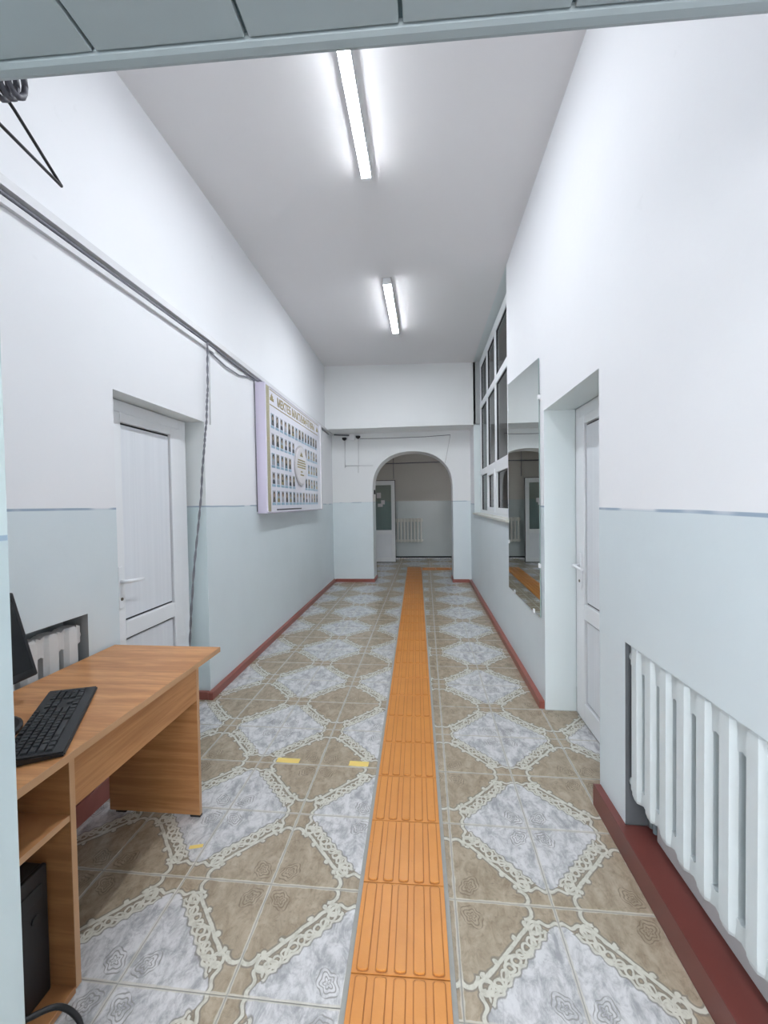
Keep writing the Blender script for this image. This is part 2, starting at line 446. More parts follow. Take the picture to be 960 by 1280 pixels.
# ------------------------------------------------------------------ floor: grout bed and single tiles
bm = bmesh.new(); box(bm, -2.3, 3.2, -3.2, YB, -0.06, -0.0025)
floor = struct(mesh('floor', bm, M_grout), 'ceramic tiled floor with grey medallions on brown')
# tactile strip axis
SC0, SSL, SW = -0.069, -0.0206, 0.302
def sx(y): return SC0 + SSL*y
GAP = 0.016
def clip(poly, nx, ny, c):          # keep nx*x+ny*y <= c
    out = []
    for i, p in enumerate(poly):
        q = poly[(i+1) % len(poly)]; dp = nx*p[0]+ny*p[1]-c; dq = nx*q[0]+ny*q[1]-c
        if dp <= 0: out.append(p)
        if dp*dq < 0:
            t = dp/(dp-dq); out.append((p[0]+(q[0]-p[0])*t, p[1]+(q[1]-p[1])*t))
    return out
def area(p): return 0.5*abs(sum(p[i][0]*p[(i+1) % len(p)][1]-p[(i+1) % len(p)][0]*p[i][1] for i in range(len(p))))
g = 0.0016
full = None
TY0, TY1 = 8.62, 8.93                # cross strip
def add_tile(poly):
    if len(poly) < 3 or area(poly) < 0.0012: return
    bm = bmesh.new(); prism(bm, poly, -0.0025, 0.0, 0.0016)
    mesh('tile', bm, M_tile, floor)
nt_ = 0
for j in range(-5, 25):
    for k in range(-3, 7):
        x_a, x_b = X0 + k*PX + g, X0 + (k+1)*PX - g
        y_a, y_b = Y0 + j*PY + g, Y0 + (j+1)*PY - g
        ym = (y_a+y_b)/2
        if y_a > YB: continue
        yb_ = min(y_b, YB - 0.015)
        left = -1.33 if ym > 7.75 else xl(ym) - (0.165 if 1.9 < ym < 2.9 else 0)
        right = 1.20 if ym > 7.75 else (XR + 0.2 if 1.95 < ym < 2.9 else (0.772 if ym < 1.95 else XR))
        if x_b < left + 0.02 or x_a > right - 0.02: continue
        P = [(max(x_a, left), y_a), (min(x_b, right), y_a), (min(x_b, right), yb_), (max(x_a, left), yb_)]
        if 1.6 < ym < 3.1 and x_b > XR:      # tiles running into the doorway
            if x_a >= XR - 0.3 and y_a < 1.98 < y_b and x_b > XR:
                P = [(x_a, max(y_a, 1.985)), (min(x_b, right), max(y_a, 1.985)), (min(x_b, right), yb_), (x_a, yb_)]
            if y_a < 2.855 < y_b:
                P = [(x_a, y_a), (min(x_b, XR+0.2), y_a), (min(x_b, XR+0.2), 2.85), (x_a, 2.85)]
        # strip sides
        l = clip(P, 1, -SSL, SC0 - SW/2 - GAP)
        r = clip(P, -1, SSL, -(SC0 + SW/2 + GAP))
        if y_a > TY1 - 0.05:
            add_tile(clip(P, 0, -1, -(TY1 + GAP))); continue
        if ym > TY0 - 0.2:
            for q in (l, r):
                if not q: continue
                if max(p[0] for p in q) < sx(8.7):      # left of the strip
                    add_tile(q)
                else:
                    add_tile(clip(q, 0, 1, TY0 - GAP)); add_tile(clip(q, 0, -1, -(TY1 + GAP)))
            if y_a > TY1 and x_a < sx(ym) < x_b: pass
            continue
        add_tile(l); add_tile(r)
# ------------------------------------------------------------------ tactile strip
strip = tag(empty('tactile_strip', (SC0, 0, 0), -math.atan(SSL)*-1), 'orange ribbed tactile paving strip running down the corridor floor', 'tactile strip')
strip.rotation_euler = (0, 0, math.atan(-SSL))
bm = bmesh.new(); box(bm, -SW/2, SW/2, 0.0015, 0.2985, -0.002, 0.0035, 0, 0.0012); me_tt = mesh('tactile_tile', bm, M_tact); tt = me_tt.data; bpy.data.objects.remove(me_tt)
bm = bmesh.new()
pts = []
for s, yy in ((1, 0.2925), (-1, 0.0075)):
    for i in range(5):
        a = PI*i/4; pts.append((0.0165*math.cos(a)*s, yy + 0.006*math.sin(a)*s - 0.006*s))
prism(bm, pts, 0.003, 0.0085, 0.0022)
n_ = len(pts)
def wid(p, k): return (p[0] + (k if p[0] > 0 else -k), p[1] + (k if p[1] > 0.15 else -k))
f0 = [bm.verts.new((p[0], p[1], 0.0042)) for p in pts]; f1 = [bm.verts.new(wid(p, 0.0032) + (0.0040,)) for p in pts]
for i in range(n_): bm.faces.new([f0[i], f1[i], f1[(i+1) % n_], f0[(i+1) % n_]]).material_index = 1  # flat flange round the bar in a darker orange
o_ = mesh('bar', bm, [M_tact, plain('orange_dark_edge', (0.40, 0.145, 0.032), 0.6, 0.25, 25)]); bar_me = o_.data; bpy.data.objects.remove(o_)
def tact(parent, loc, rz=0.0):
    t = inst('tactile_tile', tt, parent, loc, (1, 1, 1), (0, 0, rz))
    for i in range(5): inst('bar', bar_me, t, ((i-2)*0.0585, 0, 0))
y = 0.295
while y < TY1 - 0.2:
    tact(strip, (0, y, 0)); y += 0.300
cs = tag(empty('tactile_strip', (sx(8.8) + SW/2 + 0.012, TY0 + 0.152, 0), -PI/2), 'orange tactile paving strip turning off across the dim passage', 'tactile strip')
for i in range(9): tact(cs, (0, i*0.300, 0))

# ------------------------------------------------------------------ baseboards
def baseboard(name, label, poly, hgt=0.055, mat=None):
    bm = bmesh.new(); prism(bm, poly, 0.0, hgt, 0.008)
    return struct(mesh(name, bm, mat or M_red), label)
T = 0.036
baseboard('baseboard_left', 'red painted baseboard along the left corridor wall', [(xl(2.82), 2.825), (xl(2.9)+T, 2.825), (xl(YE)+T, YE-0.03), (xl(YE), YE)][::1])
baseboard('baseboard_reveal', 'red painted baseboard in the reveal of the left door', [(-1.775, 2.825), (-1.617, 2.825), (-1.617, 2.858), (-1.775, 2.858)])
baseboard('baseboard_right', 'red painted baseboard below the mirror and windows', [(XR-0.036, 2.87), (XR-0.001, 2.87), (XR-0.001, YE), (XR-0.036, YE-0.03)])
baseboard('baseboard_end_left', 'red painted baseboard left of the archway', [(xl(YE)+T, YE-0.03), (AC-AA+0.02, YE-0.03), (AC-AA+0.02, YE+0.43), (AC-AA, YE+0.43), (AC-AA, YE), (xl(YE)+T, YE)])
baseboard('baseboard_end_right', 'red painted baseboard right of the archway', [(AC+AA-0.02, YE-0.03), (XR-0.036, YE-0.03), (XR-0.036, YE), (AC+AA, YE), (AC+AA, YE+0.43), (AC+AA-0.02, YE+0.43)])
baseboard('baseboard_near_left', 'dark red baseboard under the radiator behind the desk', [(-1.614, 0.74), (-1.57, 0.74), (-1.57, 1.975), (-1.614, 1.975)], 0.10)
# red plinth with ledge below the right radiator
bm = bmesh.new()
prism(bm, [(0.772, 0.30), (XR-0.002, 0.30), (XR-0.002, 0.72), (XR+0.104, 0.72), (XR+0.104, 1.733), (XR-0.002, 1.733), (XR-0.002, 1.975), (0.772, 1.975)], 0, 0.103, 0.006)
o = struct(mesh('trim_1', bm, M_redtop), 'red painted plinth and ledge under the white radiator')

# ------------------------------------------------------------------ doors
def door(name, label, x, y0, y1, ztop, sgn, hy, hdir):
    """x: plane of the visible face, sgn: direction in which the face looks (+1 = +x)"""
    root = struct(empty(name, (x, (y0+y1)/2, 0)), label)
    W2 = (y1-y0)/2
    def bx(*a):     # local: d (outwards), y, z
        d0, d1, ya, yb_, za, zb = a
        return (min(d0*sgn, d1*sgn), max(d0*sgn, d1*sgn), ya, yb_, za, zb)
    fr = 0.078
    bm = bmesh.new()
    for a in ((-0.05, 0, -W2, -W2+fr, 0, ztop), (-0.05, 0, W2-fr, W2, 0, ztop), (-0.05, 0, -W2+fr, W2-fr, ztop-fr, ztop)):
        box(bm, *bx(*a), 0, 0.004)
    mesh('door_frame', bm, M_pvc, root)
    L = W2 - fr + 0.008; st = 0.118 if sgn > 0 else 0.095
    leaf = mesh('door_leaf', B(*bx(-0.045, -0.012, -L, L, 0.008, ztop-fr)), M_gasket_gap, root)
    zr0, zr1, zb1, zt0 = 0.675, 0.775, 0.135, ztop - 0.125
    for nm, a in (('stile', (-0.02, 0.010, -L, -L+st, 0.008, ztop-fr+0.01)), ('stile', (-0.02, 0.010, L-st, L, 0.008, ztop-fr+0.01)),
              ('rail', (-0.02, 0.010, -L+st, L-st, 0.008, zb1)), ('rail', (-0.02, 0.010, -L+st, L-st, zr0, zr1)), ('rail', (-0.02, 0.010, -L+st, L-st, zt0, ztop-fr+0.01))):
        bm = bmesh.new(); box(bm, *bx(*a), 0, 0.005); mesh(nm, bm, M_pvc, leaf)
    gk = 0.012
    for za, zb in ((zb1, zr0), (zr1, zt0)):
        bm = bmesh.new(); box(bm, *bx(-0.02, -0.003, -L+st+gk, L-st-gk, za+gk, zb-gk), 0, 0.001); mesh('door_panel', bm, M_rib, leaf)
    hd = empty('door_handle', (0, hy, 0)); hd.parent = root
    bm = bmesh.new(); box(bm, *bx(0.009, 0.020, -0.017, 0.017, 0.86, 1.10), 0, 0.006); mesh('handle_plate', bm, M_pvc, hd)
    bm = bmesh.new()
    tube(bm, [(0.018*sgn, 0, 1.015), (0.055*sgn, 0, 1.015), (0.062*sgn, 0.012*hdir, 1.015), (0.060*sgn, 0.06*hdir, 1.012), (0.056*sgn, 0.135*hdir, 1.008)], [0.012, 0.011, 0.012, 0.010, 0.008], 10)
    mesh('lever', bm, M_pvc, hd)
    bm = bmesh.new(); tube(bm, [(0.012*sgn, 0, 0.915), (0.024*sgn, 0, 0.915)], 0.009, 10); mesh('lock_cylinder', bm, M_chrome, hd)
    return root
door('door_1', 'white plastic door with lever handle behind the wooden desk', -1.615-0.125, 1.985, 2.822, 2.050, 1, -0.272, 1)
door('door_2', 'white plastic door in the deep reveal beside the mirror', XR+0.205, 1.985, 2.852, 2.042, -1, 0.318, -1)

# ------------------------------------------------------------------ interior windows
wx = XR + 0.098
win = struct(empty('window_1', (wx, 5.44, 1.252)), 'tall white framed interior window of three lights by three rows')
def wb(nm, x0, x1, y0, y1, z0, z1, mat, par=None, bev=0.004):
    bm = bmesh.new(); box(bm, x0-wx, x1-wx, y0-5.44, y1-5.44, z0-1.252, z1-1.252, 0, bev); return mesh(nm, bm, mat, par or win)
fx0, fx1 = wx, wx+0.06
zt = 3.70
ycols = [4.10, 5.33, 6.02, 6.70]
zrows = [1.252, 1.90, 2.965, zt]
wb('frame_rail', fx0, fx1, 4.072, 6.798, 1.254, 1.305, M_pvc)
wb('frame_rail', fx0, fx1, 4.072, 6.798, 3.575, zt, M_pvc)
for z in zrows[1:3]: wb('transom', fx0, fx1, 4.072, 6.798, z-0.048, z+0.048, M_pvc)
for i, y in enumerate(ycols):
    wb('mullion', fx0+0.002, fx1-0.002, max(4.073, y-0.052), y+0.052, 1.26, zt-0.002, M_pvc)
for i in range(3):
    for r in range(3):
        ya, yb_ = ycols[i]+0.05, ycols[i+1]-0.05; za, zb = zrows[r]+0.046, zrows[r+1]-0.046
        if r == 2: zb = 3.58
        if r == 0: za = 1.30
        if r == 0 and i in (0, 1):
            s = wb('sash', fx0-0.012, fx1-0.01, ya-0.012, ya+0.055, za-0.01, zb+0.01, M_pvc)
            for a in ((ya+0.055, yb_-0.055, za-0.01, za+0.055), (ya+0.055, yb_-0.055, zb-0.055, zb+0.01), (yb_-0.055, yb_+0.012, za-0.01, zb+0.01)):
                wb('sash_bar', fx0-0.012, fx1-0.01, *a, M_pvc)
            ya, yb_, za, zb = ya+0.05, yb_-0.05, za+0.05, zb-0.05
        for a in ((ya-0.004, ya+0.006, za, zb), (yb_-0.006, yb_+0.004, za, zb), (ya, yb_, za-0.004, za+0.006), (ya, yb_, zb-0.006, zb+0.004)):
            wb('gasket', fx0+0.012, fx0+0.034, *a, M_gasket_gap, None, 0)
        wb('pane', fx0+0.022, fx0+0.028, ya, yb_, za, zb, M_glass, None, 0)
wb('side_filler', XR+0.03, XR+0.098, 6.752, 6.799, 2.70, 3.705, plain('grey_filler', (0.42, 0.44, 0.44), 0.6))
wb('window_sill', XR-0.028, fx0+0.004, 4.05, 6.82, 1.228, 1.256, plain('sill_paint', (0.66, 0.66, 0.60), 0.4))

# ------------------------------------------------------------------ mirror
mir = tag(empty('wall_mirror', (XR, 3.465, 0.61)), 'tall frameless mirror clipped to the wall beside the windows', 'mirror')
bm = bmesh.new()
cs_ = [(2.935, 0.615), (4.005, 0.610), (3.99, 2.545), (2.945, 2.43)]
fr_ = [bm.verts.new((-0.010, y-3.465, z-0.61)) for y, z in cs_]; bk_ = [bm.verts.new((-0.004, y-3.465, z-0.61)) for y, z in cs_]
bm.faces.new(fr_).material_index = 0; bm.faces.new(bk_[::-1]).material_index = 1
for i in range(4): bm.faces.new([fr_[i], bk_[i], bk_[(i+1) % 4], fr_[(i+1) % 4]]).material_index = 1
mesh('mirror_glass', bm, [M_mirror, M_mirror_edge], mir)
for y, z in ((2.945, 2.16), (2.945, 0.98), (3.98, 2.30), (3.98, 1.05), (3.10, 0.62), (3.75, 0.62)):
    bm = B(-0.016, 0, y-3.465-0.012, y-3.465+0.012, z-0.61-0.015, z-0.61+0.015, 0, 0.003); mesh('mirror_clip', bm, M_pvc, mir)

# ------------------------------------------------------------------ radiators
def section_mesh(name, hgt, pitch, mat, depth=0.072, cw=0.385):
    bm = bmesh.new(); hw = pitch*cw
    prof = [(-hw, 0.012), (-hw*0.55, -0.002), (hw*0.55, -0.002), (hw, 0.012), (hw, depth-0.01), (hw*0.5, depth), (-hw*0.5, depth), (-hw, depth-0.01)]
    lv = [(0.0, 0.62, 0.018), (0.015, 0.92, 0.006), (0.05, 1.0, 0.0), (hgt-0.04, 1.0, 0.0), (hgt-0.012, 0.93, 0.003), (hgt, 0.60, 0.012)]
    rings = []
    for z, s, ins in lv:
        rings.append([bm.verts.new((x*s, depth/2 + (y-depth/2)*(1-ins/0.05*0.6), z)) for x, y in prof])
    n = len(prof)
    for a, b in zip(rings, rings[1:]):
        for i in range(n): bm.faces.new([a[i], a[(i+1) % n], b[(i+1) % n], b[i]])
    bm.faces.new(rings[0][::-1]); bm.faces.new(rings[-1])
    for z0, z1 in ((0.012, 0.062), (hgt-0.085, hgt-0.006)):     # hubs joining the neighbours, with rounded slot ends
        nb = 5; hh = pitch/2 + 0.001
        zs = [(-hh, 0), (-hw*0.9, 0.0), (hw*0.9, 0.0), (hh, 0)]
        for s in (-1, 1):
            m0 = 0.010
            pts_t = [(s*hw*0.8, z1 + (m0 if z0 < 0.1 else 0.006)), (s*hh, z1 if z0 < 0.1 else z1 - 0.004), (s*hh, z0 + (0.004 if z0 < 0.1 else 0)), (s*hw*0.8, z0 - (0.006 if z0 < 0.1 else m0))]
            f = [bm.verts.new((x, 0.010, z)) for x, z in pts_t]; k = [bm.verts.new((x, depth-0.012, z)) for x, z in pts_t]
            bm.faces.new(f); bm.faces.new(k[::-1])
            for i in range(4): bm.faces.new([f[i], k[i], k[(i+1) % 4], f[(i+1) % 4]])
    bmesh.ops.recalc_face_normals(bm, faces=bm.faces)
    o = mesh(name, bm, mat); me = o.data; bpy.data.objects.remove(o); return me
def radiator(label, loc, rz, n, hgt, pitch, mat, cw=0.385, dp=0.072):
    r = tag(empty('radiator', loc, rz), label, 'radiator', 'cast iron radiators')
    me = section_mesh('section', hgt, pitch, mat, dp, cw)
    for i in range(n): inst('section', me, r, ((i-(n-1)/2)*pitch, 0, 0))
    for z in (0.045, hgt-0.055):
        for e in (-1, 1):
            bm = bmesh.new(); tube(bm, [(e*(n/2*pitch-0.01), dp*0.5, z), (e*(n/2*pitch+0.012), dp*0.5, z)], 0.020, 10)
            mesh('end_plug', bm, mat, r)
    return r
# front of a section faces local -y
bm = B(XR+0.078, XR+0.104, 0.75, 1.655, 0.1005, 0.205, 0, 0.006); struct(mesh('trim_2', bm, plain('niche_kerb', (0.55, 0.55, 0.56), 0.6)), 'grey plaster kerb at the back of the red radiator ledge')
radiator('white ribbed radiator in the wall niche above the red ledge', (XR+0.008, 1.726-0.485, 0.238), -PI/2, 10, 0.616, 0.097, M_radi, 0.35, 0.052)
radiator('white ribbed radiator in the niche behind the wooden desk', (-1.635, 1.765-0.45, 0.22), PI/2, 9, 0.665, 0.1, M_radi_old)
radiator('small grey ribbed radiator on the far wall of the dim passage', (-0.41, YB-0.12, 0.42), 0, 8, 0.61, 0.085, M_radi_back, 0.26)
hp = tag(empty('heating_pipe', (XR+0.093, 1.70, 0.1)), 'pale blue heating pipe at the end of the niche radiator', 'pipe')
M_pipe = plain('pale_blue_pipe', (0.38, 0.50, 0.55), 0.4, 0.1)
bm = bmesh.new(); tube(bm, [(0, 0.018, 0.006), (0, 0.018, 0.32), (0, 0.020, 0.36), (0, 0.020, 0.752)], 0.0105, 10); mesh('riser', bm, M_pipe, hp)
bm = bmesh.new(); tube(bm, [(0, -0.012, 0.006), (0, -0.012, 0.19)], 0.0105, 10); mesh('stub', bm, M_pipe, hp)

# ------------------------------------------------------------------ ceiling lights
def light(label, x, y0, y1, w_=0.062):
    z = zc(x)
    l = tag(empty('ceiling_light', (x, (y0+y1)/2, z - 0.05)), label, 'ceiling light', 'linear corridor lights')
    hl = (y1-y0)/2
    mesh('housing', B(-w_/2-0.002, w_/2+0.002, -hl, hl, -0.003, 0.049), M_pvc, l)
    bm = bmesh.new(); box(bm, -w_/2, w_/2, -hl+0.012, hl-0.012, -0.010, 0.012, 0, 0.005); mesh('diffuser', bm, M_tube, l)
    for s in (-1, 1):
        bm = B(-w_/2-0.004, w_/2+0.004, s*hl-0.012, s*hl+0.012, -0.011, 0.048); mesh('end_cap', bm, M_pvc, l)
    return l
light('linear ceiling light partly hidden behind the foreground header', -0.375, 1.60, 2.835)
light('linear ceiling light further along, in front of the archway wall', -0.360, 4.19, 5.42, 0.075)
# one more lamp of the same kind in the lobby behind the camera
l3 = tag(empty('ceiling_light', (0.0, -1.3, 2.85)), 'linear ceiling light of the lobby before the corridor', 'ceiling light', 'linear corridor lights')
mesh('housing', B(-0.035, 0.035, -0.62, 0.62, 0.016, 0.049), M_pvc, l3)
mesh('diffuser', B(-0.03, 0.03, -0.61, 0.61, -0.012, 0.02), M_tube, l3)

# ------------------------------------------------------------------ desk
DZ = 0.73
desk = tag(empty('desk', (-1.315, 1.33, 0)), 'light brown wooden office desk with a computer compartment', 'desk')
def dk(nm, x0, x1, y0, y1, z0, z1, mats, bev=0.0015, par=None):
    bm = bmesh.new(); box(bm, x0+1.315, x1+1.315, y0-1.33, y1-1.33, z0, z1, 0, bev); return mesh(nm, bm, mats, par or desk)
dk('desktop', -1.60, -1.0315, 0.745, 1.925, DZ-0.024, DZ, M_woodtop)
dk('edge_band', -1.0316, -1.030, 0.746, 1.924, DZ-0.0235, DZ-0.0005, M_woodedge, 0)
dk('side_panel', -1.50, -1.053, 1.744, 1.762, 0.010, DZ-0.024, M_woodv)
dk('edge_band', -1.0531, -1.0515, 1.7441, 1.7619, 0.010, DZ-0.025, M_woodedge, 0)
for x in (-1.47, -1.10):
    dk('foot', x, x+0.05, 1.744, 1.762, 0.001, 0.010, M_black, 0.001)
dk('apron', -1.068, -1.052, 1.09, 1.744, 0.547, DZ-0.024, M_woodv)
dk('divider', -1.50, -1.047, 1.070, 1.088, 0.015, DZ-0.024, M_woodv)
dk('edge_band', -1.0471, -1.0455, 1.0701, 1.0879, 0.015, DZ-0.025, M_woodedge, 0)
dk('side_panel', -1.50, -1.047, 0.755, 0.773, 0.015, DZ-0.024, M_woodv)
dk('shelf', -1.50, -1.050, 0.773, 1.070, 0.520, 0.538, M_woodv)
dk('edge_band', -1.0501, -1.0485, 0.7731, 1.0699, 0.5201, 0.5379, M_woodedge, 0)
dk('bottom_board', -1.50, -1.047, 0.773, 1.070, 0.003, 0.022, M_woodv)
dk('back_panel', -1.50, -1.496, 0.773, 1.744, 0.30, DZ-0.024, M_woodv, 0)

# computer tower
tw = tag(empty('computer_tower', (-1.31, 0.966, 0.022)), 'black computer tower standing in the desk compartment', 'computer')
bm = B(-0.155, 0.18, -0.09, 0.09, 0.004, 0.38, 0, 0.004); mesh('case', bm, M_dark, tw)
bm = B(0.18, 0.196, -0.092, 0.092, 0.002, 0.382, 0, 0.005); mesh('front_bezel', bm, M_black, tw)
bm = B(0.195, 0.199, -0.07, 0.07, 0.30, 0.34, 0, 0.001); mesh('drive_bay', bm, M_dark, tw)
bm = bmesh.new(); tube(bm, [(0.196, 0.05, 0.25), (0.200, 0.05, 0.25)], 0.012, 12); mesh('power_button', bm, M_dark, tw)
def smooth(pts, n=6):
    P_ = [Vector(p) for p in pts]; P_ = [P_[0]] + P_ + [P_[-1]]; out = []
    for i in range(1, len(P_)-2):
        a, b, c, d = P_[i-1:i+3]
        for k in range(n):
            t = k/n
            out.append(0.5*((2*b) + (c-a)*t + (2*a-5*b+4*c-d)*t*t + (3*b-a-3*c+d)*t**3))
    return out + [P_[-1]]
bm = bmesh.new()
tube(bm, smooth([(-1.12, 0.86, 0.14), (-1.05, 0.90, 0.13), (-1.00, 0.96, 0.105), (-0.965, 0.985, 0.05), (-0.945, 0.975, 0.012), (-0.93, 0.92, 0.008), (-0.92, 0.80, 0.008)]), 0.007, 8)
tag(mesh('power_cable', bm, M_black), 'black cable hanging from the computer tower onto the floor', 'cable')

# monitor
mon = tag(empty('monitor', (-1.45, 1.09, DZ)), 'black flat monitor on the desk seen from its side', 'monitor')
ta = math.radians(17)
head = empty('screen_head', (0.016, 0.0, 0.095)); head.parent = mon; head.rotation_euler = (0, -ta, 0)
bm = bmesh.new(); box(bm, -0.030, 0.0, -0.265, 0.265, 0, 0.318, 0, 0.006); mesh('bezel', bm, M_black, head)
mesh('screen', B(-0.004, 0.0008, -0.250, 0.250, 0.028, 0.306), M_screen, head)
bm = B(-0.055, -0.03, -0.15, 0.15, 0.05, 0.26, 0, 0.012); mesh('rear_shell', bm, M_black, head)
bm = bmesh.new(); tube(bm, [(-0.055, 0, 0.01), (-0.052, 0, 0.15), (-0.045, 0, 0.22)], [0.03, 0.024, 0.022], 12); mesh('stand_neck', bm, M_black, mon)
bm = bmesh.new(); n = 28
prism(bm, [(0.045 + 0.130*math.cos(2*PI*i/n), 0.13*math.sin(2*PI*i/n)) for i in range(n)], 0.001, 0.014, 0.006); mesh('stand_base', bm, M_black, mon)

# keyboard
kx = Vector((-0.275, 0.445, 0)).normalized(); KL, KW = 0.475, 0.150
kyv = Vector((-kx.y, kx.x, 0))
corner = Vector((-1.030, 1.042, DZ))          # near corner on the user's side
kb = tag(empty('keyboard', corner + kx*KL/2 + kyv*KW/2, math.atan2(kx.y, kx.x)), 'black full-size keyboard lying askew on the wooden desk', 'keyboard')
bm = bmesh.new()
vs = box(bm, -KL/2, KL/2, -KW/2, KW/2, 0.001, 0.014)
for v in bm.verts:
    if v.co.z > 0.01 and v.co.y > 0: v.co.z = 0.026
bmesh.ops.bevel(bm, geom=list(bm.edges), offset=0.004, segments=2, affect='EDGES')
mesh('keyboard_case', bm, M_black, kb)
bm = bmesh.new()
a = [bm.verts.new((sx_*0.5, sy_*0.5, 0)) for sx_, sy_ in ((-1, -1), (1, -1), (1, 1), (-1, 1))]
b_ = [bm.verts.new((sx_*0.40, sy_*0.38+0.02, 1)) for sx_, sy_ in ((-1, -1), (1, -1), (1, 1), (-1, 1))]
for i in range(4): bm.faces.new([a[i], a[(i+1) % 4], b_[(i+1) % 4], b_[i]])
bm.faces.new(b_); o = mesh('key', bm, M_key); kme = o.data; bpy.data.objects.remove(o)
U = 0.0194
def key(cx, cy, wdt=1.0, hgt=1.0):
    xx = -KL/2 + 0.016 + cx*U; yy = -KW/2 + 0.030 + cy*U
    zz = 0.0135 + (yy + KW/2)/KW*0.0115
    inst('key', kme, kb, (xx, yy, zz), (wdt*U-0.0018, hgt*U-0.0018, 0.0065), (math.atan(0.012/0.15), 0, 0))
rows = [[(1.25,)]*3 + [(6.25,)] + [(1.25,)]*4, [(2.25,)] + [(1,)]*10 + [(2.75,)], [(1.75,)] + [(1,)]*11 + [(2.25,)], [(1.5,)] + [(1,)]*12 + [(1.5,)], [(1,)]*13 + [(2,)]]
for r, row in enumerate(rows):
    cx = 0
    for (wd,) in row: key(cx + wd/2, r + 0.5, wd); cx += wd
for i in range(13): key((i + (i > 0)*0.9 + (i > 4)*0.45 + (i > 8)*0.3)*1.0 + 0.5, 5.75 - 0.15, 1, 0.85)
for i in range(3):
    for r in (3, 4): key(15.4 + i + 0.5, r + 0.5)
    key(15.4 + i + 0.5, 0.5)
key(16.9, 1.5)
for i in range(4):
    for r in range(5):
        if (i == 3 and r in (0, 2)): continue
        if i == 1 and r == 0: continue
        if i == 3 and r in (1, 3): key(18.75 + i + 0.5, r, 1, 2); continue
        key(18.75 + i + 0.5 + (0.5 if (i == 0 and r == 0) else 0), r + 0.5, 2 if (i == 0 and r == 0) else 1)

# ------------------------------------------------------------------ notice board
bth = math.atan(0.070/4.46)
BY0, BL, BZ0, BZ1, BD = 3.825, 2.25, 1.352, 2.632, 0.100
board = tag(empty('honour_board', (xl(BY0)+0.001, BY0, BZ0), bth), 'large lavender framed honour board with rows of portrait photos', 'notice board')
M_lav = plain('lavender_box', (0.74, 0.69, 0.84), 0.35, 0.02)
M_bface = plain('board_face', (0.84, 0.83, 0.92), 0.12, 0.02, 3)
M_gold = plain('gold_print', (0.46, 0.42, 0.28), 0.35, 0.30, 60)
M_gold2 = plain('gold_letters', (0.36, 0.29, 0.13), 0.4, 0.15, 40)
M_rim = plain('board_rim', (0.82, 0.80, 0.84), 0.2, 0.02)
HB = BZ1 - BZ0
bm = bmesh.new(); box(bm, 0, BD-0.004, 0, BL, 0, HB, 0, 0.003); mesh('box_body', bm, M_lav, board)
face = mesh('board_face', B(BD-0.004, BD, 0.012, BL-0.012, 0.010, HB-0.006), M_bface, board)
def flat(nm, s0, s1, z0, z1, mat, par, d=0.0015):
    return mesh(nm, B(BD-0.001, BD+d, s0, s1, z0-BZ0, z1-BZ0), mat, par)
flat('ornament_strip', 0.018, 0.098, BZ0+0.02, BZ1-0.02, M_gold, face)
flat('right_lip', BL-0.075, BL-0.004, BZ0+0.01, BZ1-0.02, M_rim, face, 0.012)
flat('title_rule', 0.115, 2.09, 2.586, 2.594, M_gold2, face)
flat('title_rule', 0.115, 2.03, 2.436, 2.446, M_gold2, face)
flat('title_band', 0.110, 2.12, 2.606, 2.618, plain('grey_line', (0.45, 0.43, 0.45), 0.3), face)
flat('lower_slot', 0.26, 1.15, 1.378, 1.392, plain('dark_slot', (0.06, 0.055, 0.07), 0.4), face)
def text(body, s0, z, size, width, mat, par, nm='lettering'):
    cu = bpy.data.curves.new('t', 'FONT'); cu.body = body; cu.size = size; cu.extrude = 0.0008; cu.offset = 0.003
    o = bpy.data.objects.new('t', cu); C.objects.link(o)
    bpy.context.view_layer.update()
    dg = bpy.context.evaluated_depsgraph_get(); me = bpy.data.meshes.new_from_object(o.evaluated_get(dg))
    bpy.data.objects.remove(o)
    xs = [v.co.x for v in me.vertices]; k = width/(max(xs)-min(xs)); x0_ = min(xs)
    for v in me.vertices:
        v.co = Vector((BD + 0.0012 + v.co.z, s0 + (v.co.x-x0_)*k, z - BZ0 + v.co.y))
    me.name = nm; me.materials.clear(); me.materials.append(mat)
    o = bpy.data.objects.new(nm, me); C.objects.link(o); o.parent = par
    return o
text('МЕКТЕБ МАКТАНЫЧТАРЫ', 0.335, 2.470, 0.125, 1.50, M_gold2, face)
for s0 in (0.125, 1.955):
    bm = bmesh.new()
    for i in range(5):
        box(bm, BD-0.001, BD+0.0015, s0+i*0.022, s0+i*0.022+0.016, 2.485-BZ0, 2.485-BZ0+[0.03, 0.055, 0.075, 0.055, 0.03][i])
    mesh('emblem', bm, M_gold2, face)
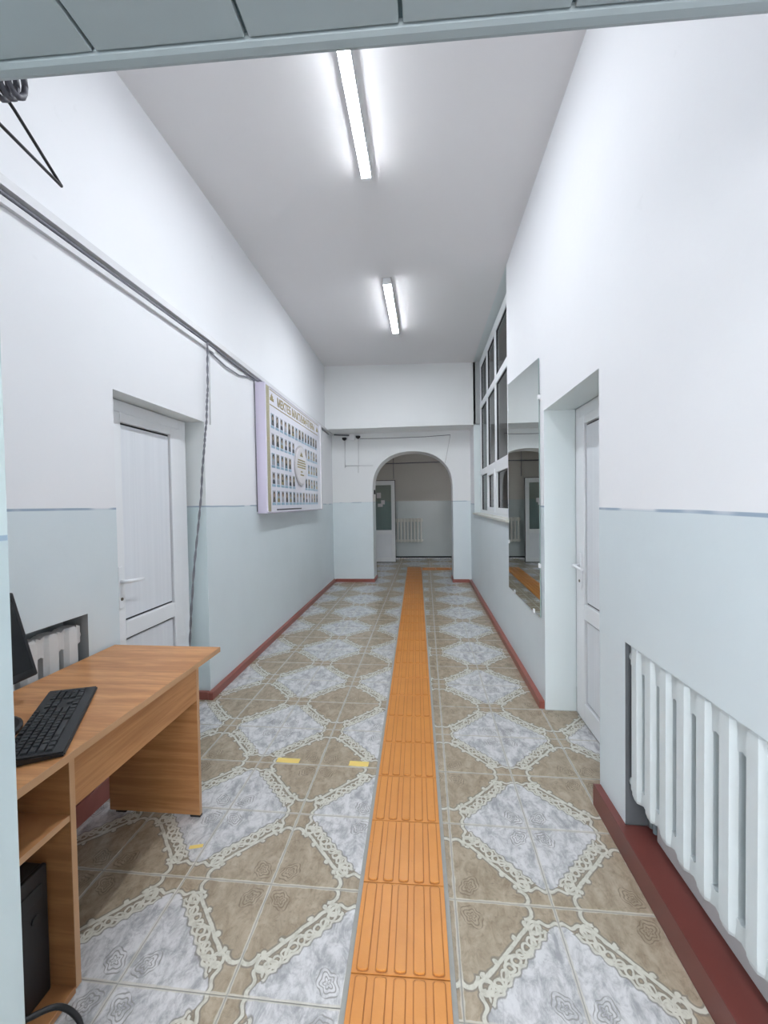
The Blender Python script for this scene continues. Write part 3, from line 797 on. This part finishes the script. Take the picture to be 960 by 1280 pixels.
# portrait cards
hairs = [plain('print_hair_%d' % i, c, 0.3) for i, c in enumerate([(0.03, 0.025, 0.022), (0.06, 0.04, 0.03), (0.10, 0.07, 0.045)])]
skin = plain('print_skin', (0.42, 0.29, 0.21), 0.3)
clo = [plain('print_cloth_%d' % i, c, 0.3) for i, c in enumerate([(0.05, 0.055, 0.08), (0.35, 0.35, 0.40), (0.10, 0.10, 0.12), (0.32, 0.26, 0.12), (0.12, 0.22, 0.30)])]
bgs = [plain('print_ground_%d' % i, c, 0.2) for i, c in enumerate([(0.48, 0.58, 0.66), (0.55, 0.57, 0.52), (0.62, 0.64, 0.70)])]
capm = plain('print_caption', (0.30, 0.46, 0.58), 0.3, 0.2, 90)
def card_mesh(v):
    rnd = random.Random(v); bm = bmesh.new(); wd, hh = 0.092, 0.150
    box(bm, -0.001, 0.0012, -wd/2, wd/2, 0.030, hh, 0)
    box(bm, -0.001, 0.0016, -wd/2-0.006, wd/2+0.006, 0.0, 0.026, 1)
    def poly(pts, x, mi): quad(bm, [(x, y, z) for y, z in pts], mi)
    poly([(-0.036, 0.0305), (0.036, 0.0305), (0.033, 0.062), (0.014, 0.074), (-0.014, 0.074), (-0.033, 0.062)], 0.0020, 2)
    long = rnd.random() < 0.5
    hz = 0.060 if long else 0.095
    poly([(-0.025, hz), (0.025, hz), (0.028, 0.115), (0.016, 0.138), (-0.016, 0.138), (-0.028, 0.115)], 0.0022, 3)
    poly([(0.017*math.cos(2*PI*i/10), 0.100 + 0.022*math.sin(2*PI*i/10)) for i in range(10)], 0.0026, 4)
    o = mesh('photo_card', bm, [bgs[v % 3], capm, clo[(v*2+1) % 5], hairs[v % 3], skin]); me = o.data; bpy.data.objects.remove(o); return me
cards = [card_mesh(v) for v in range(9)]
PIT = 0.134
cr = random.Random(3)
rowsz = [2.212, 2.012, 1.812, 1.620, 1.432]
lay = [range(14), [0, 1, 2, 3, 4, 5, 9, 10, 11, 12, 13], [0, 1, 2, 3, 4, 10, 11, 12, 13], [0, 1, 2, 3, 4, 5, 9, 10, 11, 12, 13], range(14)]
for zz, ks in zip(rowsz, lay):
    for k in ks: inst('photo_card', cards[cr.randrange(9)], face, (BD, 0.185 + k*PIT, zz-BZ0))
# raised oval plaque
oc, oz = 1.13, 1.917
def oval(bm, ry, rz_, x0_, x1_, mi=0, n=36):
    a = [bm.verts.new((x0_, oc+ry*math.cos(2*PI*i/n), oz-BZ0+rz_*math.sin(2*PI*i/n))) for i in range(n)]
    b = [bm.verts.new((x1_, oc+ry*math.cos(2*PI*i/n), oz-BZ0+rz_*math.sin(2*PI*i/n))) for i in range(n)]
    for i in range(n): bm.faces.new([a[i], a[(i+1) % n], b[(i+1) % n], b[i]]).material_index = mi
    bm.faces.new(b).material_index = mi
bm = bmesh.new(); oval(bm, 0.262, 0.250, BD-0.001, BD+0.014); pl = mesh('oval_plaque', bm, plain('plaque_rim', (0.52, 0.50, 0.52), 0.3), board)
bm = bmesh.new(); oval(bm, 0.236, 0.226, BD+0.005, BD+0.018); mesh('plaque_face', bm, M_rim, pl)
bm = bmesh.new()
for (s, z, w_) in ((0, 0.055, .30), (0, 0.025, .34), (0, -0.005, .36), (0, -0.035, .34), (0, -0.085, .08), (0.02, -0.125, .15)):
    box(bm, BD+0.0175, BD+0.0195, oc+s-w_/2, oc+s+w_/2, oz-BZ0+z, oz-BZ0+z+0.016)
mesh('plaque_print', bm, M_gold2, pl)
bm = bmesh.new()
for i in range(5): box(bm, BD+0.0175, BD+0.0195, oc-0.06+i*0.025, oc-0.06+i*0.025+0.018, oz-BZ0+0.11, oz-BZ0+0.11+[0.02, 0.04, 0.055, 0.04, 0.02][i])
mesh('plaque_emblem', bm, M_gold2, pl)

# ------------------------------------------------------------------ trunking and cables on the left wall
def along(bm, y0, y1, z0, z1, dp, off=0.0):
    ys = [y0] + ([2.86] if y0 < 2.86 < y1 else []) + [y1]
    for a, b in zip(ys, ys[1:]):
        p = [(xl(a)+off, a), (xl(a)+off+dp, a), (xl(b)+off+dp, b), (xl(b)+off, b)]
        prism(bm, p, z0, z1)
bm = bmesh.new(); along(bm, 0.74, YE-0.01, 2.672, 2.712, 0.030, 0.001)
tag(mesh('cable_trunking', bm, M_trunk), 'white cable trunking running along the left wall', 'trunking')
bm = bmesh.new(); along(bm, 0.74, 3.02, 2.610, 2.638, 0.018, 0.001)
tag(mesh('cable_trunking', bm, M_trunk), 'thin lower strip of white cable trunking under the main one', 'trunking')
bm = bmesh.new()
tube(bm, [(xl(y)+0.012, y, 2.650+0.004*math.sin(y*5)) for y in [0.75+i*0.25 for i in range(26)]], 0.008, 6)
tag(mesh('wall_cable', bm, M_wire), 'grey cable bundle clipped under the main trunking', 'cable')
bm = bmesh.new()
tube(bm, [(xl(y)+0.012, y, z) for y, z in ((2.95, 2.60), (3.2, 2.572), (3.45, 2.578), (3.66, 2.625), (3.80, 2.638))], 0.006, 6)
tag(mesh('wall_cable', bm, M_wire), 'loose grey cable sagging from the trunking to the honour board', 'cable')
bm = bmesh.new()
tube(bm, [(xl(3.78)+0.008, 3.79, 2.635), (xl(3.78)+0.008, 3.795, 2.0), (xl(3.78)+0.008, 3.80, 1.37)], 0.005, 6)
tag(mesh('wall_cable', bm, M_wire), 'thin grey cable dropping down beside the honour board', 'cable')
bm = bmesh.new(); tube(bm, [(xl(2.95)+0.006, 2.955, 2.67), (xl(2.95)+0.006, 2.95, 2.35), (xl(2.95)+0.006, 2.94, 2.05)], 0.0035, 6)
tag(mesh('wall_cable', bm, M_wire2), 'thin white cable ending above the left door jamb', 'cable')
# twisted pair hanging down to the desk
path = [(-1.585, 2.885, 2.655), (-1.585, 2.875, 2.50), (-1.582, 2.865, 2.30), (-1.588, 2.86, 2.20), (-1.580, 2.835, 2.06), (-1.583, 2.815, 1.95), (-1.578, 2.79, 1.85), (-1.582, 2.765, 1.70), (-1.580, 2.735, 1.50), (-1.585, 2.70, 1.30), (-1.592, 2.655, 1.05), (-1.60, 2.615, 0.75), (-1.605, 2.595, 0.52), (-1.60, 2.58, 0.2), (-1.60, 2.56, 0.01)]
fine = []
for a, b in zip(path, path[1:]):
    for i in range(14): fine.append(Vector(a).lerp(Vector(b), i/14))
bm = bmesh.new()
for ph in (0, PI):
    tube(bm, [(p.x + 0.0040*math.cos(i*0.55+ph), p.y + 0.0040*math.sin(i*0.55+ph), p.z) for i, p in enumerate(fine)], 0.0042, 6)
tag(mesh('twisted_cable', bm, M_wire), 'twisted grey cable hanging down past the left door to the floor', 'cable')
bm = bmesh.new()
tube(bm, [(-1.55, 0.95, 0.17), (-1.54, 1.15, 0.13), (-1.53, 1.35, 0.10), (-1.54, 1.55, 0.16), (-1.56, 1.70, 0.22)], 0.005, 6)
tag(mesh('floor_cable', bm, M_wire2), 'thin white cable along the wall under the desk', 'cable')

# end wall: junction boxes, cameras and thin wires
def endpt(px_, z): return px_
ey = YE
jb = tag(empty('junction_box', (-1.30, ey, 2.62)), 'small white junction box beside the corner under the bulkhead', 'box')
bm = B(-0.05, 0.05, -0.045, -0.001, -0.04, 0.05, 0, 0.004); mesh('box_body', bm, M_pvc, jb)
def camdome(label, x, z):
    r = tag(empty('security_camera', (x, ey, z)), label, 'camera')
    bm = B(-0.05, 0.05, -0.035, -0.001, -0.005, 0.05, 0, 0.006); mesh('mount', bm, M_pvc, r)
    bm = bmesh.new(); n = 14
    tube(bm, [(0, -0.05, 0.03), (0, -0.05, 0.012), (0, -0.05, -0.008), (0, -0.05, -0.022)], [0.042, 0.042, 0.032, 0.010], n); mesh('lens_dome', bm, M_black, r)
camdome('small dark security camera near the corner below the bulkhead', -1.44, 2.595)
camdome('dark dome security camera right of the white junction box', -1.19, 2.62)
def wire(label, pts, r=0.004, mat=None):
    bm = bmesh.new(); tube(bm, pts, r, 6); return tag(mesh('wall_wire', bm, mat or M_wire2), label, 'cable')
wy = ey - 0.008
wire('grey conduit from the trunking corner to the junction box', [(-1.635, ey-0.035, 2.69), (-1.50, ey-0.022, 2.678), (-1.36, ey-0.02, 2.670)], 0.014, M_wire)
wire('thin grey wire running level under the bulkhead to the right', [(-1.16, wy, 2.605), (-0.6, wy, 2.60), (0, wy, 2.605), (0.46, wy, 2.625)], 0.005, M_wire)
wire('thin wire slanting down onto the right side of the arch', [(0.46, wy, 2.625), (0.42, wy, 2.42), (0.36, wy, 2.13)], 0.006)
wire('thin wire dropping from the corner camera on the end wall', [(-1.44, wy, 2.58), (-1.442, wy, 2.3), (-1.445, wy, 2.09)], 0.006)
wire('thin wire dropping from the dome camera on the end wall', [(-1.19, wy, 2.60), (-1.195, wy, 2.3), (-1.20, wy, 1.99)], 0.005)
wire('thin wire running level into the left side of the arch', [(-1.44, wy, 2.125), (-1.2, wy, 2.125), (-0.93, wy, 2.115)], 0.006)
wire('dark pipe high on the far wall of the dim passage', [(-1.3, YB-0.02, 2.44), (0, YB-0.02, 2.45), (2.0, YB-0.02, 2.46)], 0.013, M_wire)
wire('dark cable running up from the open door in the passage', [(-0.80, YB-0.012, 2.05), (-0.80, YB-0.012, 2.9)], 0.008, M_wire)
bm = B(AC-AA, AC-AA+0.02, 7.50, 7.57, 1.60, 1.68, 0, 0.004); sw = tag(mesh('light_switch', bm, M_black), 'small dark switch on the inner left side of the arch', 'switch')

# open door leaf in the passage
pd = struct(empty('door_3', (-1.325, 9.72, 0)), 'white half-glazed door standing open in the dim passage')
def pb(nm, x0, x1, y0, y1, z0, z1, mat, bev=0.004, par=None):
    bm = bmesh.new(); box(bm, x0, x1, y0, y1, z0, z1, 0, bev); return mesh(nm, bm, mat, par or pd)
LW = 0.605
pb('stile', 0.0, 0.09, -0.02, 0.02, 0.015, 1.965, M_pvc); pb('stile', LW-0.09, LW, -0.02, 0.02, 0.015, 1.965, M_pvc)
for a, b in ((0.015, 0.11), (0.68, 0.78), (1.86, 1.965)): pb('rail', 0.09, LW-0.09, -0.02, 0.02, a, b, M_pvc)
pb('lower_panel', 0.09, LW-0.09, -0.010, 0.010, 0.11, 0.68, M_rib, 0)
pb('pane', 0.09, LW-0.09, -0.004, 0.004, 0.78, 1.86, M_glass, 0)
for (x0, x1, z0, z1) in ((0.17, 0.27, 1.55, 1.68), (0.27, 0.36, 1.40, 1.50), (0.19, 0.31, 1.34, 1.42)): pb('notice', x0, x1, -0.006, -0.0045, z0, z1, M_rim, 0)
pb('door_handle', LW-0.06, LW-0.03, -0.03, -0.02, 0.93, 1.12, M_pvc)
pb('gap_shade', LW, LW+0.012, -0.015, 0.02, 0.015, 1.975, M_gasket_gap, 0)  # black strips stand in for the shadow along the leaf's edges
pb('gap_shade', 0.0, LW, -0.015, 0.015, 0.003, 0.015, M_gasket_gap, 0)
pb('gap_shade', 0.0, LW, -0.015, 0.015, 1.965, 1.978, M_gasket_gap, 0)

# ------------------------------------------------------------------ small things on the floor
def tape(label, cx, cy, L, W, rz, grp=None):
    bm = bmesh.new(); n = 5
    pts = [(-L/2, -W/2), (0, -W/2*1.05), (L/2, -W/2*0.9), (L/2*0.98, W/2), (0, W/2*0.95), (-L/2*1.02, W/2*0.9)]
    prism(bm, pts, 0.0002, 0.0010); o = mesh('floor_tape', bm, M_tape); o.location = (cx, cy, 0); o.rotation_euler = (0, 0, rz)
    tag(o, label, 'tape')
tape('yellow tape strip on the brown tiles, farther from the orange strip', -0.783, 2.182, 0.130, 0.040, -0.03)
tape('yellow tape strip on the tiles right beside the orange strip', -0.382, 2.184, 0.108, 0.042, -0.03)
tape('small yellowed scrap of tape on the tile border by the desk', -0.98, 1.592, 0.055, 0.018, 0.25)

# ------------------------------------------------------------------ coat rail and hanger
rack = tag(empty('coat_rail', (-1.21, 0.917, 2.530)), 'dark grey coat rail with plastic clips behind the header', 'coat rail')
bm = bmesh.new(); tube(bm, [(-0.31, 0, 0), (0.25, 0, 0)], 0.013, 10); mesh('rail', bm, M_rack, rack)
for x in (0.19, 0.212, 0.234):
    bm = bmesh.new(); pr = [(x, 0.022*math.cos(t_), 0.042*math.sin(t_) - 0.045) for t_ in [2*PI*i/14 for i in range(15)]]
    tube(bm, pr, 0.007, 6); mesh('clip', bm, M_rack, rack)
bm = bmesh.new(); tube(bm, [(0.16, -0.20, 0.06), (0.16, 0.0, 0.02), (0.16, 0.02, 0.0)], 0.012, 8); mesh('bracket', bm, M_rack, rack)
hg = tag(empty('coat_hanger', (-1.040, 0.917, 2.397), 0.12), 'black wire coat hanger hanging from the coat rail', 'coat hanger')
bm = bmesh.new(); tube(bm, [(0, 0.215, 0.0), (0, 0.06, 0.076), (0, 0, 0.098), (0, -0.06, 0.076), (0, -0.175, 0.0)], 0.0045, 8)
tube(bm, [(0, 0.215, 0.0), (0, 0.0, 0.0), (0, -0.175, 0.0)], 0.0045, 8); mesh('hanger_body', bm, M_hanger, hg)
bm = bmesh.new(); tube(bm, [(0, 0, 0.095), (0, 0.003, 0.108)] + [(0, 0.022*math.sin(a), 0.130 - 0.022*math.cos(a)) for a in [0.3 + i*0.45 for i in range(9)]], 0.003, 6); mesh('hook', bm, M_steel, hg)
